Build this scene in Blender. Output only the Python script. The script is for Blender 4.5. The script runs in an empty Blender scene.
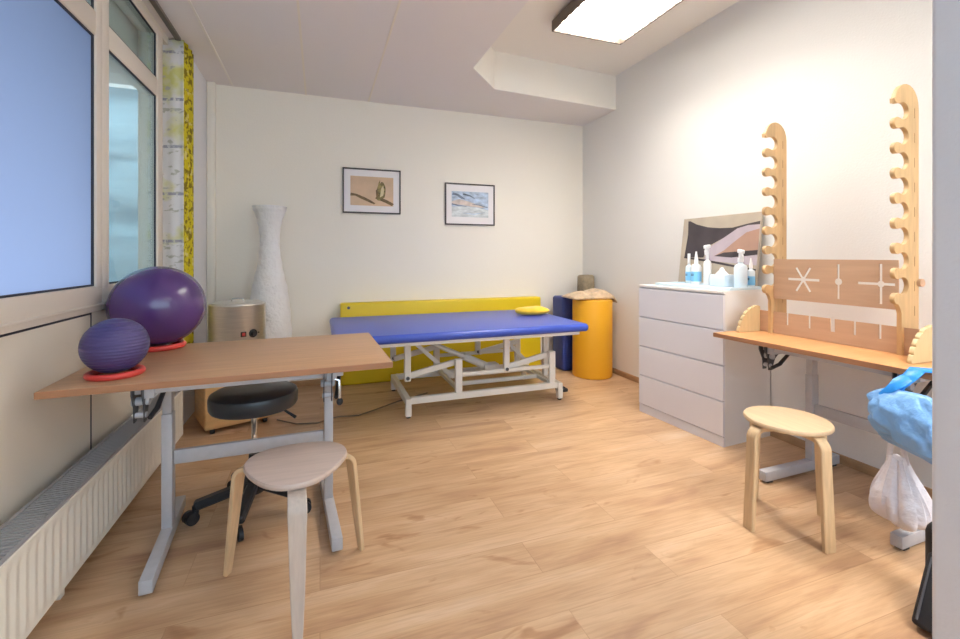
import bpy, bmesh, math, random
from mathutils import Vector, Matrix
random.seed(7)
C = bpy.context.scene.collection
PI = math.pi
R = math.radians

# ------------------------------------------------------------------ materials
def mat(name, col, rough=0.5, metal=0.0, bump=None, noise=None, spec=0.5, coat=0, sss=0, sheen=0):
    """plain procedural material; bump=(scale,strength,distance); noise=(scale, amount, stretch)"""
    m = bpy.data.materials.new(name); m.use_nodes = True
    nt = m.node_tree; N = nt.nodes; L = nt.links
    b = N['Principled BSDF']
    b.inputs['Base Color'].default_value = (*col, 1)
    b.inputs['Roughness'].default_value = rough
    b.inputs['Metallic'].default_value = metal
    b.inputs['Specular IOR Level'].default_value = spec
    b.inputs['Coat Weight'].default_value = coat
    b.inputs['Sheen Weight'].default_value = sheen
    tc = N.new('ShaderNodeTexCoord')
    if noise:
        sc, amt, st = noise
        mp = N.new('ShaderNodeMapping'); mp.inputs['Scale'].default_value = st
        L.new(tc.outputs['Object'], mp.inputs['Vector'])
        n = N.new('ShaderNodeTexNoise'); n.inputs['Scale'].default_value = sc; n.inputs['Detail'].default_value = 5
        L.new(mp.outputs[0], n.inputs['Vector'])
        r = N.new('ShaderNodeValToRGB')
        r.color_ramp.elements[0].position = .3; r.color_ramp.elements[1].position = .7
        r.color_ramp.elements[0].color = (*[max(0, c*(1-amt)) for c in col], 1)
        r.color_ramp.elements[1].color = (*[min(1, c*(1+amt)) for c in col], 1)
        L.new(n.outputs['Fac'], r.inputs['Fac']); L.new(r.outputs['Color'], b.inputs['Base Color'])
    if bump:
        n2 = N.new('ShaderNodeTexNoise'); n2.inputs['Scale'].default_value = bump[0]; n2.inputs['Detail'].default_value = 4
        L.new(tc.outputs['Object'], n2.inputs['Vector'])
        bp = N.new('ShaderNodeBump'); bp.inputs['Strength'].default_value = bump[1]; bp.inputs['Distance'].default_value = bump[2]
        L.new(n2.outputs['Fac'], bp.inputs['Height']); L.new(bp.outputs['Normal'], b.inputs['Normal'])
    return m

M = {}
M['wall'] = mat('plaster_cream', (.80, .78, .755), .85, bump=(90, .35, .004), spec=.2)
M['wall_back'] = mat('plaster_warm_cream', (.88, .83, .745), .85, bump=(90, .35, .004), spec=.2)
M['wall_white'] = mat('plaster_white', (.80, .80, .83), .85, bump=(90, .25, .004), spec=.2)
M['soffit'] = mat('ceiling_panel_paint', (.80, .76, .745), .9, bump=(60, .1, .003), spec=.2)
M['ceiling'] = mat('ceiling_paint', (.84, .80, .74), .9, bump=(60, .1, .003), spec=.2)
M['ceiling_strip'] = mat('ceiling_strip_paint', (.82, .76, .66), .8)
M['frame'] = mat('window_frame_cream', (.78, .71, .63), .45)
M['panel'] = mat('spandrel_panel_cream', (.78, .71, .61), .5)
M['gasket'] = mat('rubber_gasket', (.03, .03, .045), .6)
M['radiator'] = mat('radiator_enamel', (.80, .76, .68), .35)
M['grille'] = mat('radiator_grille_grey', (.33, .32, .33), .5)
M['grey_metal'] = mat('grey_powder_coat', (.46, .46, .49), .4, noise=(30, .04, (1, 1, 1)))
M['white_metal'] = mat('white_powder_coat', (.80, .77, .72), .35)
M['black'] = mat('black_plastic', (.02, .02, .024), .45)
M['dark_metal'] = mat('dark_steel', (.10, .10, .11), .4, .6)
M['chrome'] = mat('chrome', (.7, .7, .7), .18, 1)
M['steel'] = mat('brushed_steel', (.74, .71, .66), .38, .85, noise=(8, .08, (1, 1, 30)))
M['beech'] = mat('beech_laminate', (.50, .285, .15), .38, noise=(3, .10, (1, 14, 14)), spec=.5)
M['beech_right'] = mat('beech_laminate_orange', (.58, .29, .12), .4, noise=(3, .10, (14, 1, 14)))
M['beech_edge'] = mat('beech_edge_band', (.36, .17, .085), .45, noise=(3, .1, (1, 14, 14)))
M['birch'] = mat('birch_veneer', (.62, .455, .29), .4, noise=(4, .10, (12, 1, 1)))
M['birch_leg'] = mat('birch_bentwood', (.63, .455, .27), .42, noise=(6, .12, (12, 12, 1)))
M['daylit_seat'] = mat('birch_daylight_tint', (.54, .43, .37), .38, noise=(4, .08, (1, 12, 1)))  # birch seat with the window's cool tint put into its colour
M['daylit_leg'] = mat('bentwood_daylight_tint', (.50, .42, .36), .42, noise=(6, .08, (12, 12, 1)))  # birch leg copy with cool window light mixed into the colour
M['ply'] = mat('birch_plywood', (.56, .36, .175), .45, noise=(5, .12, (8, 8, 1)))
M['ply_edge'] = mat('pale_ply_yellow', (.64, .48, .26), .45, noise=(5, .08, (8, 8, 1)))
M['ply_brown'] = mat('brown_beech_board', (.52, .33, .21), .5, noise=(4, .08, (1, 1, 10)))
M['box_wood'] = mat('box_plywood', (.66, .42, .19), .45, noise=(3, .12, (1, 1, 10)))
M['base_wood'] = mat('baseboard_oak', (.42, .26, .14), .5, noise=(4, .12, (4, 4, 12)))
M['white_lac'] = mat('white_foil_front', (.76, .745, .80), .35)
M['white_side'] = mat('white_foil_carcass', (.80, .775, .76), .4)
M['ball_big'] = mat('purple_vinyl', (.075, .030, .150), .24, spec=.6, coat=.15)
M['ball_small'] = mat('violet_vinyl', (.075, .050, .190), .42)
M['red'] = mat('red_plastic', (.55, .045, .035), .4)
M['blue_vinyl'] = mat('blue_vinyl', (.035, .075, .42), .33, bump=(25, .1, .003))
M['navy'] = mat('navy_vinyl', (.025, .05, .26), .4)
M['yellow_vinyl'] = mat('yellow_vinyl', (.72, .53, .01), .42, bump=(12, .1, .01))
M['orange_vinyl'] = mat('golden_vinyl', (.83, .42, .02), .42, bump=(10, .1, .01))
M['yellow_cloth'] = mat('yellow_cloth', (.86, .54, .03), .8, noise=(9, .15, (1, 1, 1)), sheen=.3)
M['blanket'] = mat('beige_blanket', (.60, .44, .29), .9, noise=(16, .30, (1, 1, 1)), bump=(60, .5, .004), sheen=.3)
M['brown_foam'] = mat('taupe_foam', (.30, .24, .16), .9, noise=(30, .2, (1, 1, 1)))
M['paper'] = mat('rice_paper', (.84, .82, .82), .75, bump=(30, .9, .016))
M['seat_black'] = mat('black_leatherette', (.022, .026, .032), .35)
M['mdark'] = mat('dark_wood_frame', (.055, .04, .04), .45)
M['mount'] = mat('passepartout_white', (.84, .81, .82), .8)
M['white_plastic'] = mat('white_plastic', (.86, .86, .88), .35)
M['blue_plastic'] = mat('sky_blue_label', (.22, .55, .85), .4)
M['text_dark'] = mat('label_print_dark', (.06, .10, .22), .5)
M['clear_blue'] = mat('milky_blue_bottle', (.72, .81, .89), .25)
M['bag_blue'] = mat('blue_polyethylene', (.20, .42, .78), .36, bump=(14, .7, .02))
M['bag_strap'] = mat('bright_blue_handle', (.02, .25, .72), .4)
M['bag_white'] = mat('white_thin_plastic', (.72, .68, .72), .38, bump=(18, .8, .02))
M['black_fabric'] = mat('black_nylon', (.012, .011, .014), .6)
M['orange'] = mat('orange_fabric', (.55, .14, .05), .6)
M['grey_trim'] = mat('grey_piping', (.07, .07, .08), .5)
M['housing'] = mat('lamp_housing_bronze', (.13, .10, .08), .4)
M['louvre'] = mat('lamp_louvre_white', (.92, .92, .92), .6)
M['cable'] = mat('cable_dark', (.16, .12, .085), .6)
M['asphalt'] = mat('outside_pavement', (.20, .21, .22), .9, noise=(6, .2, (1, 1, 1)))
M['blocker'] = mat('blocker_grey', (.16, .17, .20), .9)
M['hedge'] = mat('hedge_green', (.12, .19, .05), .9, noise=(7, .7, (1, 1, 1)), bump=(14, 1, .05))
M['facade'] = mat('opposite_facade', (.20, .27, .28), .9, noise=(1.1, .45, (.5, 1, 3)))
M['tag'] = mat('number_mark', (.28, .15, .05), .6)

def floor_material():
    m = bpy.data.materials.new('oak_laminate'); m.use_nodes = True
    nt = m.node_tree; N = nt.nodes; L = nt.links; b = N['Principled BSDF']
    tc = N.new('ShaderNodeTexCoord')
    def brick(c1, c2, mortar, msize=.0012):
        br = N.new('ShaderNodeTexBrick')
        br.inputs['Scale'].default_value = 1; br.inputs['Brick Width'].default_value = 1.29
        br.inputs['Row Height'].default_value = .193; br.inputs['Mortar Size'].default_value = msize
        br.inputs['Mortar Smooth'].default_value = .3; br.inputs['Bias'].default_value = 0
        br.offset = .37; br.offset_frequency = 2
        br.inputs['Color1'].default_value = c1; br.inputs['Color2'].default_value = c2; br.inputs['Mortar'].default_value = mortar
        L.new(tc.outputs['Object'], br.inputs['Vector']); return br
    rnd = brick((0, 0, 0, 1), (1, 1, 1, 1), (.5, .5, .5, 1))
    # shift the grain per plank
    off = N.new('ShaderNodeVectorMath'); off.operation = 'MULTIPLY'; off.inputs[1].default_value = (7.3, 3.1, 5.7)
    L.new(rnd.outputs['Color'], off.inputs[0])
    add = N.new('ShaderNodeVectorMath'); add.operation = 'ADD'
    L.new(tc.outputs['Object'], add.inputs[0]); L.new(off.outputs[0], add.inputs[1])
    def noise(sc, st, det=4, dist=0):
        mp = N.new('ShaderNodeMapping'); mp.inputs['Scale'].default_value = st
        L.new(add.outputs[0], mp.inputs['Vector'])
        n = N.new('ShaderNodeTexNoise'); n.inputs['Scale'].default_value = sc; n.inputs['Detail'].default_value = det
        n.inputs['Distortion'].default_value = dist
        L.new(mp.outputs[0], n.inputs['Vector']); return n
    def ramp(src, stops):
        r = N.new('ShaderNodeValToRGB'); e = r.color_ramp.elements
        e[0].position, e[0].color = stops[0][0], (*stops[0][1], 1); e[1].position, e[1].color = stops[-1][0], (*stops[-1][1], 1)
        for p, c in stops[1:-1]:
            x = e.new(p); x.color = (*c, 1)
        L.new(src, r.inputs['Fac']); return r
    def mix(kind, fac, a, bb):
        x = N.new('ShaderNodeMix'); x.data_type = 'RGBA'; x.blend_type = kind
        x.inputs[0].default_value = fac
        L.new(a, x.inputs[6]); L.new(bb, x.inputs[7]); return x.outputs[2]
    broad = noise(1.6, (1, 5, 1), 5, .6)
    base = ramp(broad.outputs['Fac'], [(.28, (.44, .255, .15)), (.42, (.57, .36, .207)), (.6, (.65, .435, .265)), (.8, (.72, .53, .37))])
    fine = noise(5, (1, 18, 1), 8, .8)
    f = ramp(fine.outputs['Fac'], [(.3, (.80, .77, .74)), (.6, (1, 1, 1))])
    c = mix('MULTIPLY', .8, base.outputs['Color'], f.outputs['Color'])
    knots = noise(3.2, (1, 2.6, 1), 3, 1.2)
    k = ramp(knots.outputs['Fac'], [(.63, (1, 1, 1)), (.70, (.72, .60, .50)), (.78, (.55, .40, .30))])
    c = mix('MULTIPLY', .75, c, k.outputs['Color'])
    pl = ramp(rnd.outputs['Color'], [(0, (.90, .88, .86)), (1, (1.0, 1.0, 1.0))])
    c = mix('MULTIPLY', 1, c, pl.outputs['Color'])
    gap = brick((1, 1, 1, 1), (1, 1, 1, 1), (.80, .75, .70, 1), .0016)
    c = mix('MULTIPLY', 1, c, gap.outputs['Color'])
    L.new(c, b.inputs['Base Color'])
    b.inputs['Roughness'].default_value = .36; b.inputs['Specular IOR Level'].default_value = .45
    bp = N.new('ShaderNodeBump'); bp.inputs['Strength'].default_value = .12; bp.inputs['Distance'].default_value = .002
    L.new(fine.outputs['Fac'], bp.inputs['Height']); L.new(bp.outputs['Normal'], b.inputs['Normal'])
    return m
M['floor'] = floor_material()

def ribbed(name, col, rough, freq, strength):
    """horizontal fine ribs in the object's Z"""
    m = mat(name, col, rough); nt = m.node_tree; N = nt.nodes; L = nt.links
    tc = N.new('ShaderNodeTexCoord'); w = N.new('ShaderNodeTexWave'); w.bands_direction = 'Z'
    w.inputs['Scale'].default_value = freq; w.inputs['Distortion'].default_value = .6; w.inputs['Detail'].default_value = 2
    L.new(tc.outputs['Object'], w.inputs['Vector'])
    bp = N.new('ShaderNodeBump'); bp.inputs['Strength'].default_value = strength; bp.inputs['Distance'].default_value = .004
    L.new(w.outputs['Fac'], bp.inputs['Height']); L.new(bp.outputs['Normal'], N['Principled BSDF'].inputs['Normal'])
    return m
M['ball_small'] = ribbed('violet_ribbed_vinyl', (.060, .045, .16), .40, 26, .5)

def curtain_material(kind):
    m = bpy.data.materials.new('curtain_' + kind); m.use_nodes = True
    nt = m.node_tree; N = nt.nodes; L = nt.links; b = N['Principled BSDF']
    b.inputs['Roughness'].default_value = .9; b.inputs['Specular IOR Level'].default_value = .1
    tc = N.new('ShaderNodeTexCoord')
    def noise(sc, st, det=3):
        mp = N.new('ShaderNodeMapping'); mp.inputs['Scale'].default_value = st
        L.new(tc.outputs['Object'], mp.inputs['Vector'])
        n = N.new('ShaderNodeTexNoise'); n.inputs['Scale'].default_value = sc; n.inputs['Detail'].default_value = det
        L.new(mp.outputs[0], n.inputs['Vector']); return n
    def step(src, a, bb):
        r = N.new('ShaderNodeMapRange'); r.inputs[1].default_value = a; r.inputs[2].default_value = bb
        L.new(src, r.inputs[0]); return r.outputs[0]
    def mix(fac, a, col):
        x = N.new('ShaderNodeMix'); x.data_type = 'RGBA'; L.new(fac, x.inputs[0])
        if isinstance(a, tuple): x.inputs[6].default_value = (*a, 1)
        else: L.new(a, x.inputs[6])
        x.inputs[7].default_value = (*col, 1); return x.outputs[2]
    if kind == 'white':
        c = mix(step(noise(5, (1, 1, 1)).outputs['Fac'], .50, .66), (.84, .84, .86), (.70, .70, .28))
        c = mix(step(noise(13, (1, 1, 2)).outputs['Fac'], .60, .66), c, (.55, .56, .52))
        sep = N.new('ShaderNodeSeparateXYZ'); L.new(tc.outputs['Object'], sep.inputs[0])
        md = N.new('ShaderNodeMath'); md.operation = 'FRACT'
        dv = N.new('ShaderNodeMath'); dv.operation = 'MULTIPLY'; dv.inputs[1].default_value = 1/.33
        L.new(sep.outputs['Z'], dv.inputs[0]); L.new(dv.outputs[0], md.inputs[0])
        band = N.new('ShaderNodeMath'); band.operation = 'LESS_THAN'; band.inputs[1].default_value = .06
        L.new(md.outputs[0], band.inputs[0])
        nb = step(noise(40, (1, 1, .6)).outputs['Fac'], .38, .5)
        mm = N.new('ShaderNodeMath'); mm.operation = 'MULTIPLY'; L.new(band.outputs[0], mm.inputs[0]); L.new(nb, mm.inputs[1])
        c = mix(mm.outputs[0], c, (.40, .42, .50))
    else:
        c = mix(step(noise(26, (1, 1, 1)).outputs['Fac'], .50, .58), (.62, .52, .03), (.22, .17, .02))
        c = mix(step(noise(15, (1, 1, 1)).outputs['Fac'], .58, .66), c, (.70, .62, .22))
    L.new(c, b.inputs['Base Color'])
    return m
M['curtain_white'] = curtain_material('white'); M['curtain_yellow'] = curtain_material('yellow')

def glass_material():
    m = bpy.data.materials.new('clear_glass'); m.use_nodes = True
    nt = m.node_tree; N = nt.nodes; L = nt.links
    for n in list(N):
        if n.type != 'OUTPUT_MATERIAL': N.remove(n)
    out = [n for n in N if n.type == 'OUTPUT_MATERIAL'][0]
    t = N.new('ShaderNodeBsdfTransparent'); t.inputs[0].default_value = (.84, .95, .97, 1)
    g = N.new('ShaderNodeBsdfGlossy'); g.inputs['Roughness'].default_value = .02
    lw = N.new('ShaderNodeLayerWeight'); lw.inputs[0].default_value = .5; pw = N.new('ShaderNodeMath'); pw.operation = 'POWER'; pw.inputs[1].default_value = 4; L.new(lw.outputs['Facing'], pw.inputs[0]); f = N.new('ShaderNodeMath'); f.operation = 'MULTIPLY_ADD'; f.inputs[1].default_value = .9; f.inputs[2].default_value = .05; L.new(pw.outputs[0], f.inputs[0])
    x = N.new('ShaderNodeMixShader'); L.new(f.outputs[0], x.inputs[0]); L.new(t.outputs[0], x.inputs[1]); L.new(g.outputs[0], x.inputs[2])
    L.new(x.outputs[0], out.inputs['Surface']); return m
M['glass'] = glass_material()
def frosted_material():
    m = bpy.data.materials.new('frosted_film_glass'); m.use_nodes = True
    nt = m.node_tree; N = nt.nodes; L = nt.links
    for n in list(N):
        if n.type != 'OUTPUT_MATERIAL': N.remove(n)
    out = [n for n in N if n.type == 'OUTPUT_MATERIAL'][0]
    t = N.new('ShaderNodeBsdfTranslucent'); t.inputs[0].default_value = (.59, .67, .81, 1)
    g = N.new('ShaderNodeBsdfGlossy'); g.inputs['Roughness'].default_value = .35; g.inputs[0].default_value = (.5, .5, .55, 1)
    x = N.new('ShaderNodeMixShader'); x.inputs[0].default_value = .06
    L.new(t.outputs[0], x.inputs[1]); L.new(g.outputs[0], x.inputs[2])
    L.new(x.outputs[0], out.inputs['Surface']); return m
M['frosted'] = frosted_material()

# ------------------------------------------------------------------ mesh helpers
def nb(): return bmesh.new()
def box(bm, x0, x1, y0, y1, z0, z1, bev=0.0, seg=2, mx=None):
    r = bmesh.ops.create_cube(bm, size=1)
    vs = r['verts']
    for v in vs:
        v.co = Vector(((x0+x1)/2 + v.co.x*(x1-x0), (y0+y1)/2 + v.co.y*(y1-y0), (z0+z1)/2 + v.co.z*(z1-z0)))
    if bev > 0:
        es = list({e for v in vs for e in v.link_edges})
        rr = bmesh.ops.bevel(bm, geom=es, offset=bev, segments=seg, affect='EDGES', profile=.5)
        vs = list({v for f in rr['faces'] for v in f.verts} | {v for v in vs if v.is_valid})
    if mx is not None:
        bmesh.ops.transform(bm, matrix=mx, verts=vs)
    return bm
def bar(bm, p, q, w, h, bev=.003, up=(0, 0, 1)):
    """rectangular bar from p to q; w across, h along 'up'"""
    p, q = Vector(p), Vector(q); d = q-p; L = d.length; d.normalize()
    u = Vector(up)
    if abs(d.dot(u)) > .99: u = Vector((0, 1, 0))
    s = d.cross(u).normalized(); t = s.cross(d).normalized()
    mx = Matrix((( d.x, s.x, t.x, (p.x+q.x)/2), (d.y, s.y, t.y, (p.y+q.y)/2), (d.z, s.z, t.z, (p.z+q.z)/2), (0, 0, 0, 1)))
    return box(bm, -L/2, L/2, -w/2, w/2, -h/2, h/2, bev, 1, mx)
def frames(pts):
    out = []; prev = None
    for i, p in enumerate(pts):
        a = pts[max(i-1, 0)]; b = pts[min(i+1, len(pts)-1)]
        d = (b-a).normalized()
        if prev is None:
            u = Vector((0, 0, 1)) if abs(d.z) < .9 else Vector((1, 0, 0))
        else: u = prev
        s = d.cross(u).normalized(); t = s.cross(d).normalized(); prev = t
        out.append((d, s, t))
    return out
def tube(bm, pts, r, seg=10, cap=True):
    pts = [Vector(p) for p in pts]
    rs = r if isinstance(r, (list, tuple)) else [r]*len(pts)
    rings = []
    for (p, (d, s, t), rr) in zip(pts, frames(pts), rs):
        rings.append([bm.verts.new(p + s*math.cos(2*PI*k/seg)*rr + t*math.sin(2*PI*k/seg)*rr) for k in range(seg)])
    for a, b in zip(rings, rings[1:]):
        for k in range(seg):
            bm.faces.new((a[k], a[(k+1) % seg], b[(k+1) % seg], b[k]))
    if cap:
        bm.faces.new(rings[0][::-1]); bm.faces.new(rings[-1])
    return bm
def ribbon(bm, pts, w, h, side=None, widths=None):
    """rounded-rectangular section swept along pts. side: fixed sideways direction"""
    pts = [Vector(p) for p in pts]; rings = []
    for i, p in enumerate(pts):
        a = pts[max(i-1, 0)]; b = pts[min(i+1, len(pts)-1)]; d = (b-a).normalized()
        s = Vector(side).normalized(); t = s.cross(d).normalized(); s = d.cross(t).normalized()
        ww = widths[i] if widths else w; c = min(ww, h)*.16
        sec = [(-ww/2+c, -h/2), (ww/2-c, -h/2), (ww/2, -h/2+c), (ww/2, h/2-c), (ww/2-c, h/2), (-ww/2+c, h/2), (-ww/2, h/2-c), (-ww/2, -h/2+c)]
        rings.append([bm.verts.new(p + s*x + t*y) for x, y in sec])
    for a, b in zip(rings, rings[1:]):
        for k in range(8): bm.faces.new((a[k], a[(k+1) % 8], b[(k+1) % 8], b[k]))
    bm.faces.new(rings[0][::-1]); bm.faces.new(rings[-1]); return bm
def lathe(bm, prof, c=(0, 0, 0), seg=32, sx=1, sy=1, wob=None):
    """prof = [(r, z)...]; closes at r==0"""
    rings = []
    for r, z in prof:
        if r < 1e-6: rings.append([bm.verts.new((c[0], c[1], c[2]+z))])
        else:
            row = []
            for k in range(seg):
                a = 2*PI*k/seg; rr = r*(1 + (wob(a, z) if wob else 0))
                row.append(bm.verts.new((c[0]+rr*sx*math.cos(a), c[1]+rr*sy*math.sin(a), c[2]+z)))
            rings.append(row)
    for a, b in zip(rings, rings[1:]):
        for k in range(seg):
            k2 = (k+1) % seg
            if len(a) == 1 and len(b) == 1: continue
            if len(a) == 1: bm.faces.new((a[0], b[k2], b[k]))
            elif len(b) == 1: bm.faces.new((a[k], a[k2], b[0]))
            else: bm.faces.new((a[k], a[k2], b[k2], b[k]))
    return bm
def cyl(bm, p, q, r, seg=20, bev=0):
    p, q = Vector(p), Vector(q)
    return tube(bm, [p, q], r, seg)
def torus(bm, c, Rr, r, seg=48, s2=12):
    rows = []
    for i in range(seg):
        a = 2*PI*i/seg
        rows.append([bm.verts.new((c[0]+(Rr+r*math.cos(b))*math.cos(a), c[1]+(Rr+r*math.cos(b))*math.sin(a), c[2]+r*math.sin(b)))
                     for b in [2*PI*j/s2 for j in range(s2)]])
    for i in range(seg):
        for j in range(s2):
            bm.faces.new((rows[i][j], rows[(i+1) % seg][j], rows[(i+1) % seg][(j+1) % s2], rows[i][(j+1) % s2]))
    return bm
def ellipsoid(bm, c, r, seg=32, pw=1.0):
    prof = []
    n = seg//2
    for i in range(n+1):
        a = -PI/2 + PI*i/n
        prof.append((max(0, math.cos(a))**pw if 0 < i < n else 0, math.sin(a)))
    b2 = [(p*1.0, z*r[2]) for p, z in prof]
    return lathe(bm, b2, c, seg, r[0], r[1])
def prism(bm, pts, z0, z1):
    """polygon in XY (ccw) extruded z0..z1"""
    a = [bm.verts.new((x, y, z0)) for x, y in pts]; b = [bm.verts.new((x, y, z1)) for x, y in pts]
    n = len(pts)
    bm.faces.new(a[::-1]); bm.faces.new(b)
    for k in range(n): bm.faces.new((a[k], a[(k+1) % n], b[(k+1) % n], b[k]))
    return bm
def tri_all(bm):
    bmesh.ops.triangulate(bm, faces=[f for f in bm.faces if len(f.verts) > 4])
def plate(outer, holes, th, mx, bev=0.0):
    """flat plate with real holes: filled 2D curve extruded by th, moved by mx; returns a bmesh"""
    cu = bpy.data.curves.new('outline', 'CURVE'); cu.dimensions = '2D'; cu.fill_mode = 'BOTH'
    cu.extrude = th/2 - bev; cu.bevel_depth = bev; cu.bevel_resolution = 1
    for loop in [outer] + list(holes):
        sp = cu.splines.new('POLY'); sp.points.add(len(loop)-1); sp.use_cyclic_u = True
        for i, (x, y) in enumerate(loop): sp.points[i].co = (x, y, 0, 1)
    ob = bpy.data.objects.new('outline', cu)
    me = bpy.data.meshes.new_from_object(ob)
    bm = nb(); bm.from_mesh(me); bm.transform(mx)
    bpy.data.objects.remove(ob); bpy.data.curves.remove(cu); bpy.data.meshes.remove(me)
    bmesh.ops.recalc_face_normals(bm, faces=bm.faces)
    return bm
def obj(name, bm, m, parent=None, loc=(0, 0, 0), rz=0, smooth=True, mats=None, angle=35, recalc=True, rot=None):
    if recalc: bmesh.ops.recalc_face_normals(bm, faces=bm.faces)
    me = bpy.data.meshes.new(name); bm.to_mesh(me); bm.free()
    for x in (mats or [m]): me.materials.append(x)
    if smooth:
        me.polygons.foreach_set('use_smooth', [True]*len(me.polygons))
        me.set_sharp_from_angle(angle=R(angle))
    o = bpy.data.objects.new(name, me); C.objects.link(o)
    o.location = loc; o.rotation_euler = rot if rot else (0, 0, rz)
    if parent: o.parent = parent
    return o
def tag(o, label, cat, group=None, kind=None):
    o['label'] = label; o['category'] = cat
    if group: o['group'] = group
    if kind: o['kind'] = kind
    return o
def thing(name, label, cat, loc=(0, 0, 0), rz=0, group=None, rot=None):
    o = bpy.data.objects.new(name, None); C.objects.link(o); o.empty_display_size = .05
    o.location = loc; o.rotation_euler = rot if rot else (0, 0, rz)
    return tag(o, label, cat, group)
def struct(name, bm, m, parent=None, label=None, **k):
    o = obj(name, bm, m, parent, **k)
    if not parent: o['kind'] = 'structure'
    if label: o['label'] = label
    return o
def circ(cx, cy, r, n=24, a0=0, a1=2*PI):
    return [(cx+r*math.cos(a0+(a1-a0)*i/n), cy+r*math.sin(a0+(a1-a0)*i/n)) for i in range(n)]

# ------------------------------------------------------------------ room shell
XL, XR, YB, YF = -1.0, 2.90, 4.518, -1.4
ZS, ZC = 2.75, 3.08
struct('floor', box(nb(), -1.3, XR+.1, YF-.1, YB+.1, -.05, 0), M['floor'], label='light oak laminate floor of long planks', smooth=False)
bm = nb(); prism(bm, [(-1.3, YF-.1), (1.17, YF-.1), (1.17, 3.42), (1.50, 3.79), (XR+.1, 3.90), (XR+.1, YB+.1), (-1.3, YB+.1)], ZS, ZC+.021)
bm.normal_update()
for f in bm.faces:
    f.material_index = 0 if abs(f.normal.z) > .5 or f.calc_center_median().z < ZS+.001 else 1
struct('ceiling_panel', bm, None, mats=[M['soffit'], M['ceiling']], label='lowered pinkish grey ceiling panels over the window side and back', smooth=False)
struct('ceiling', box(nb(), -1.3, XR+.1, YF-.1, YB+.1, ZC+.021, ZC+.1), M['ceiling'], label='cream ceiling of the raised bay holding the light', smooth=False)
struct('wall_back', box(nb(), -1.3, XR+.1, YB, YB+.1, 0, 3.15), M['wall_back'], label='cream back wall with two pictures', smooth=False)
struct('wall_right', box(nb(), XR, XR+.1, YF, YB, 0, 3.15), M['wall'], label='off-white right wall behind chest and table', smooth=False)
bm = nb()
box(bm, -1.3, XR+.1, YF-.1, YF, 0, .85); box(bm, -1.3, XR+.1, YF-.1, YF, 2.62, 3.15); box(bm, -1.3, -.85, YF-.1, YF, .85, 2.62); box(bm, 2.75, XR+.1, YF-.1, YF, .85, 2.62)
struct('wall_front', bm, M['wall'], smooth=False)
bm = nb()
for a, b in ((-.85, -.78), (.28, .36), (1.50, 1.58), (2.68, 2.75)): box(bm, a, b, YF-.09, YF-.02, .85, 2.62, .003)
for a, b in ((.85, .92), (2.55, 2.62)): box(bm, -.85, 2.75, YF-.088, YF-.022, a, b, .003)
wf = struct('fill_window', bm, M['frame'])  # window added behind the camera to let in soft daylight fill
for a, b in ((-.78, .28), (.36, 1.50), (1.58, 2.68)): obj('window_pane', box(nb(), a-.004, b+.004, YF-.058, YF-.052, .916, 2.554), M['glass'], wf, smooth=False)
struct('wall_column', box(nb(), 1.285, 1.62, .25, .600, 0, ZC, .012, 3), M['wall_white'], label='pale wall edge rising at the right of the frame')
bm = nb()
box(bm, -1.12, XL, YF, 3.72, 0, .963)                  # spandrel below the windows
box(bm, -1.12, XL, YF, 3.72, 2.70, ZS)
box(bm, -1.12, -1.06, 3.50, 3.72, .963, 2.70)
struct('wall_left', bm, M['panel'], label='cream panelled wall below and beside the windows', smooth=False)
struct('wall_pier', box(nb(), -1.12, -.93, 3.72, YB, 0, ZS, .004), M['wall_white'], label='narrow white wall pier between curtain and back corner')
struct('trim_1', box(nb(), -.93, -.868, 4.46, YB, 0, ZS, .004), M['wall_back'], label='narrow boxed pipe casing in the back left corner')
for i, x in enumerate((-.735, -.125, .45)):
    struct('trim_%d' % (i+2), box(nb(), x-.007, x+.007, YF, YB, ZS-.004, ZS+.002), M['ceiling_strip'] if i else M['ceiling'], label='thin joint strip on the lowered ceiling')
struct('trim_5', box(nb(), -.947, -.915, YF, 3.64, ZS-.022, ZS, .002), M['housing'], label='dark curtain track along the ceiling above the window')
def base(name, x0, x1, y0, y1):
    struct(name, box(nb(), x0, x1, y0, y1, 0, .055, .004), M['base_wood'], label='narrow wooden skirting board')
base('baseboard_right', XR-.014, XR, YF, YB)
base('baseboard_back', -.86, XR-.014, YB-.014, YB)
# spandrel joints
bm = nb(); box(bm, XL-.002, XL+.0015, 2.550, 2.560, .30, .955); box(bm, XL-.002, XL+.0015, YF, 2.560, .955, .963)
struct('trim_6', bm, M['gasket'], label='dark joint between the cream panels', smooth=False)

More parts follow.
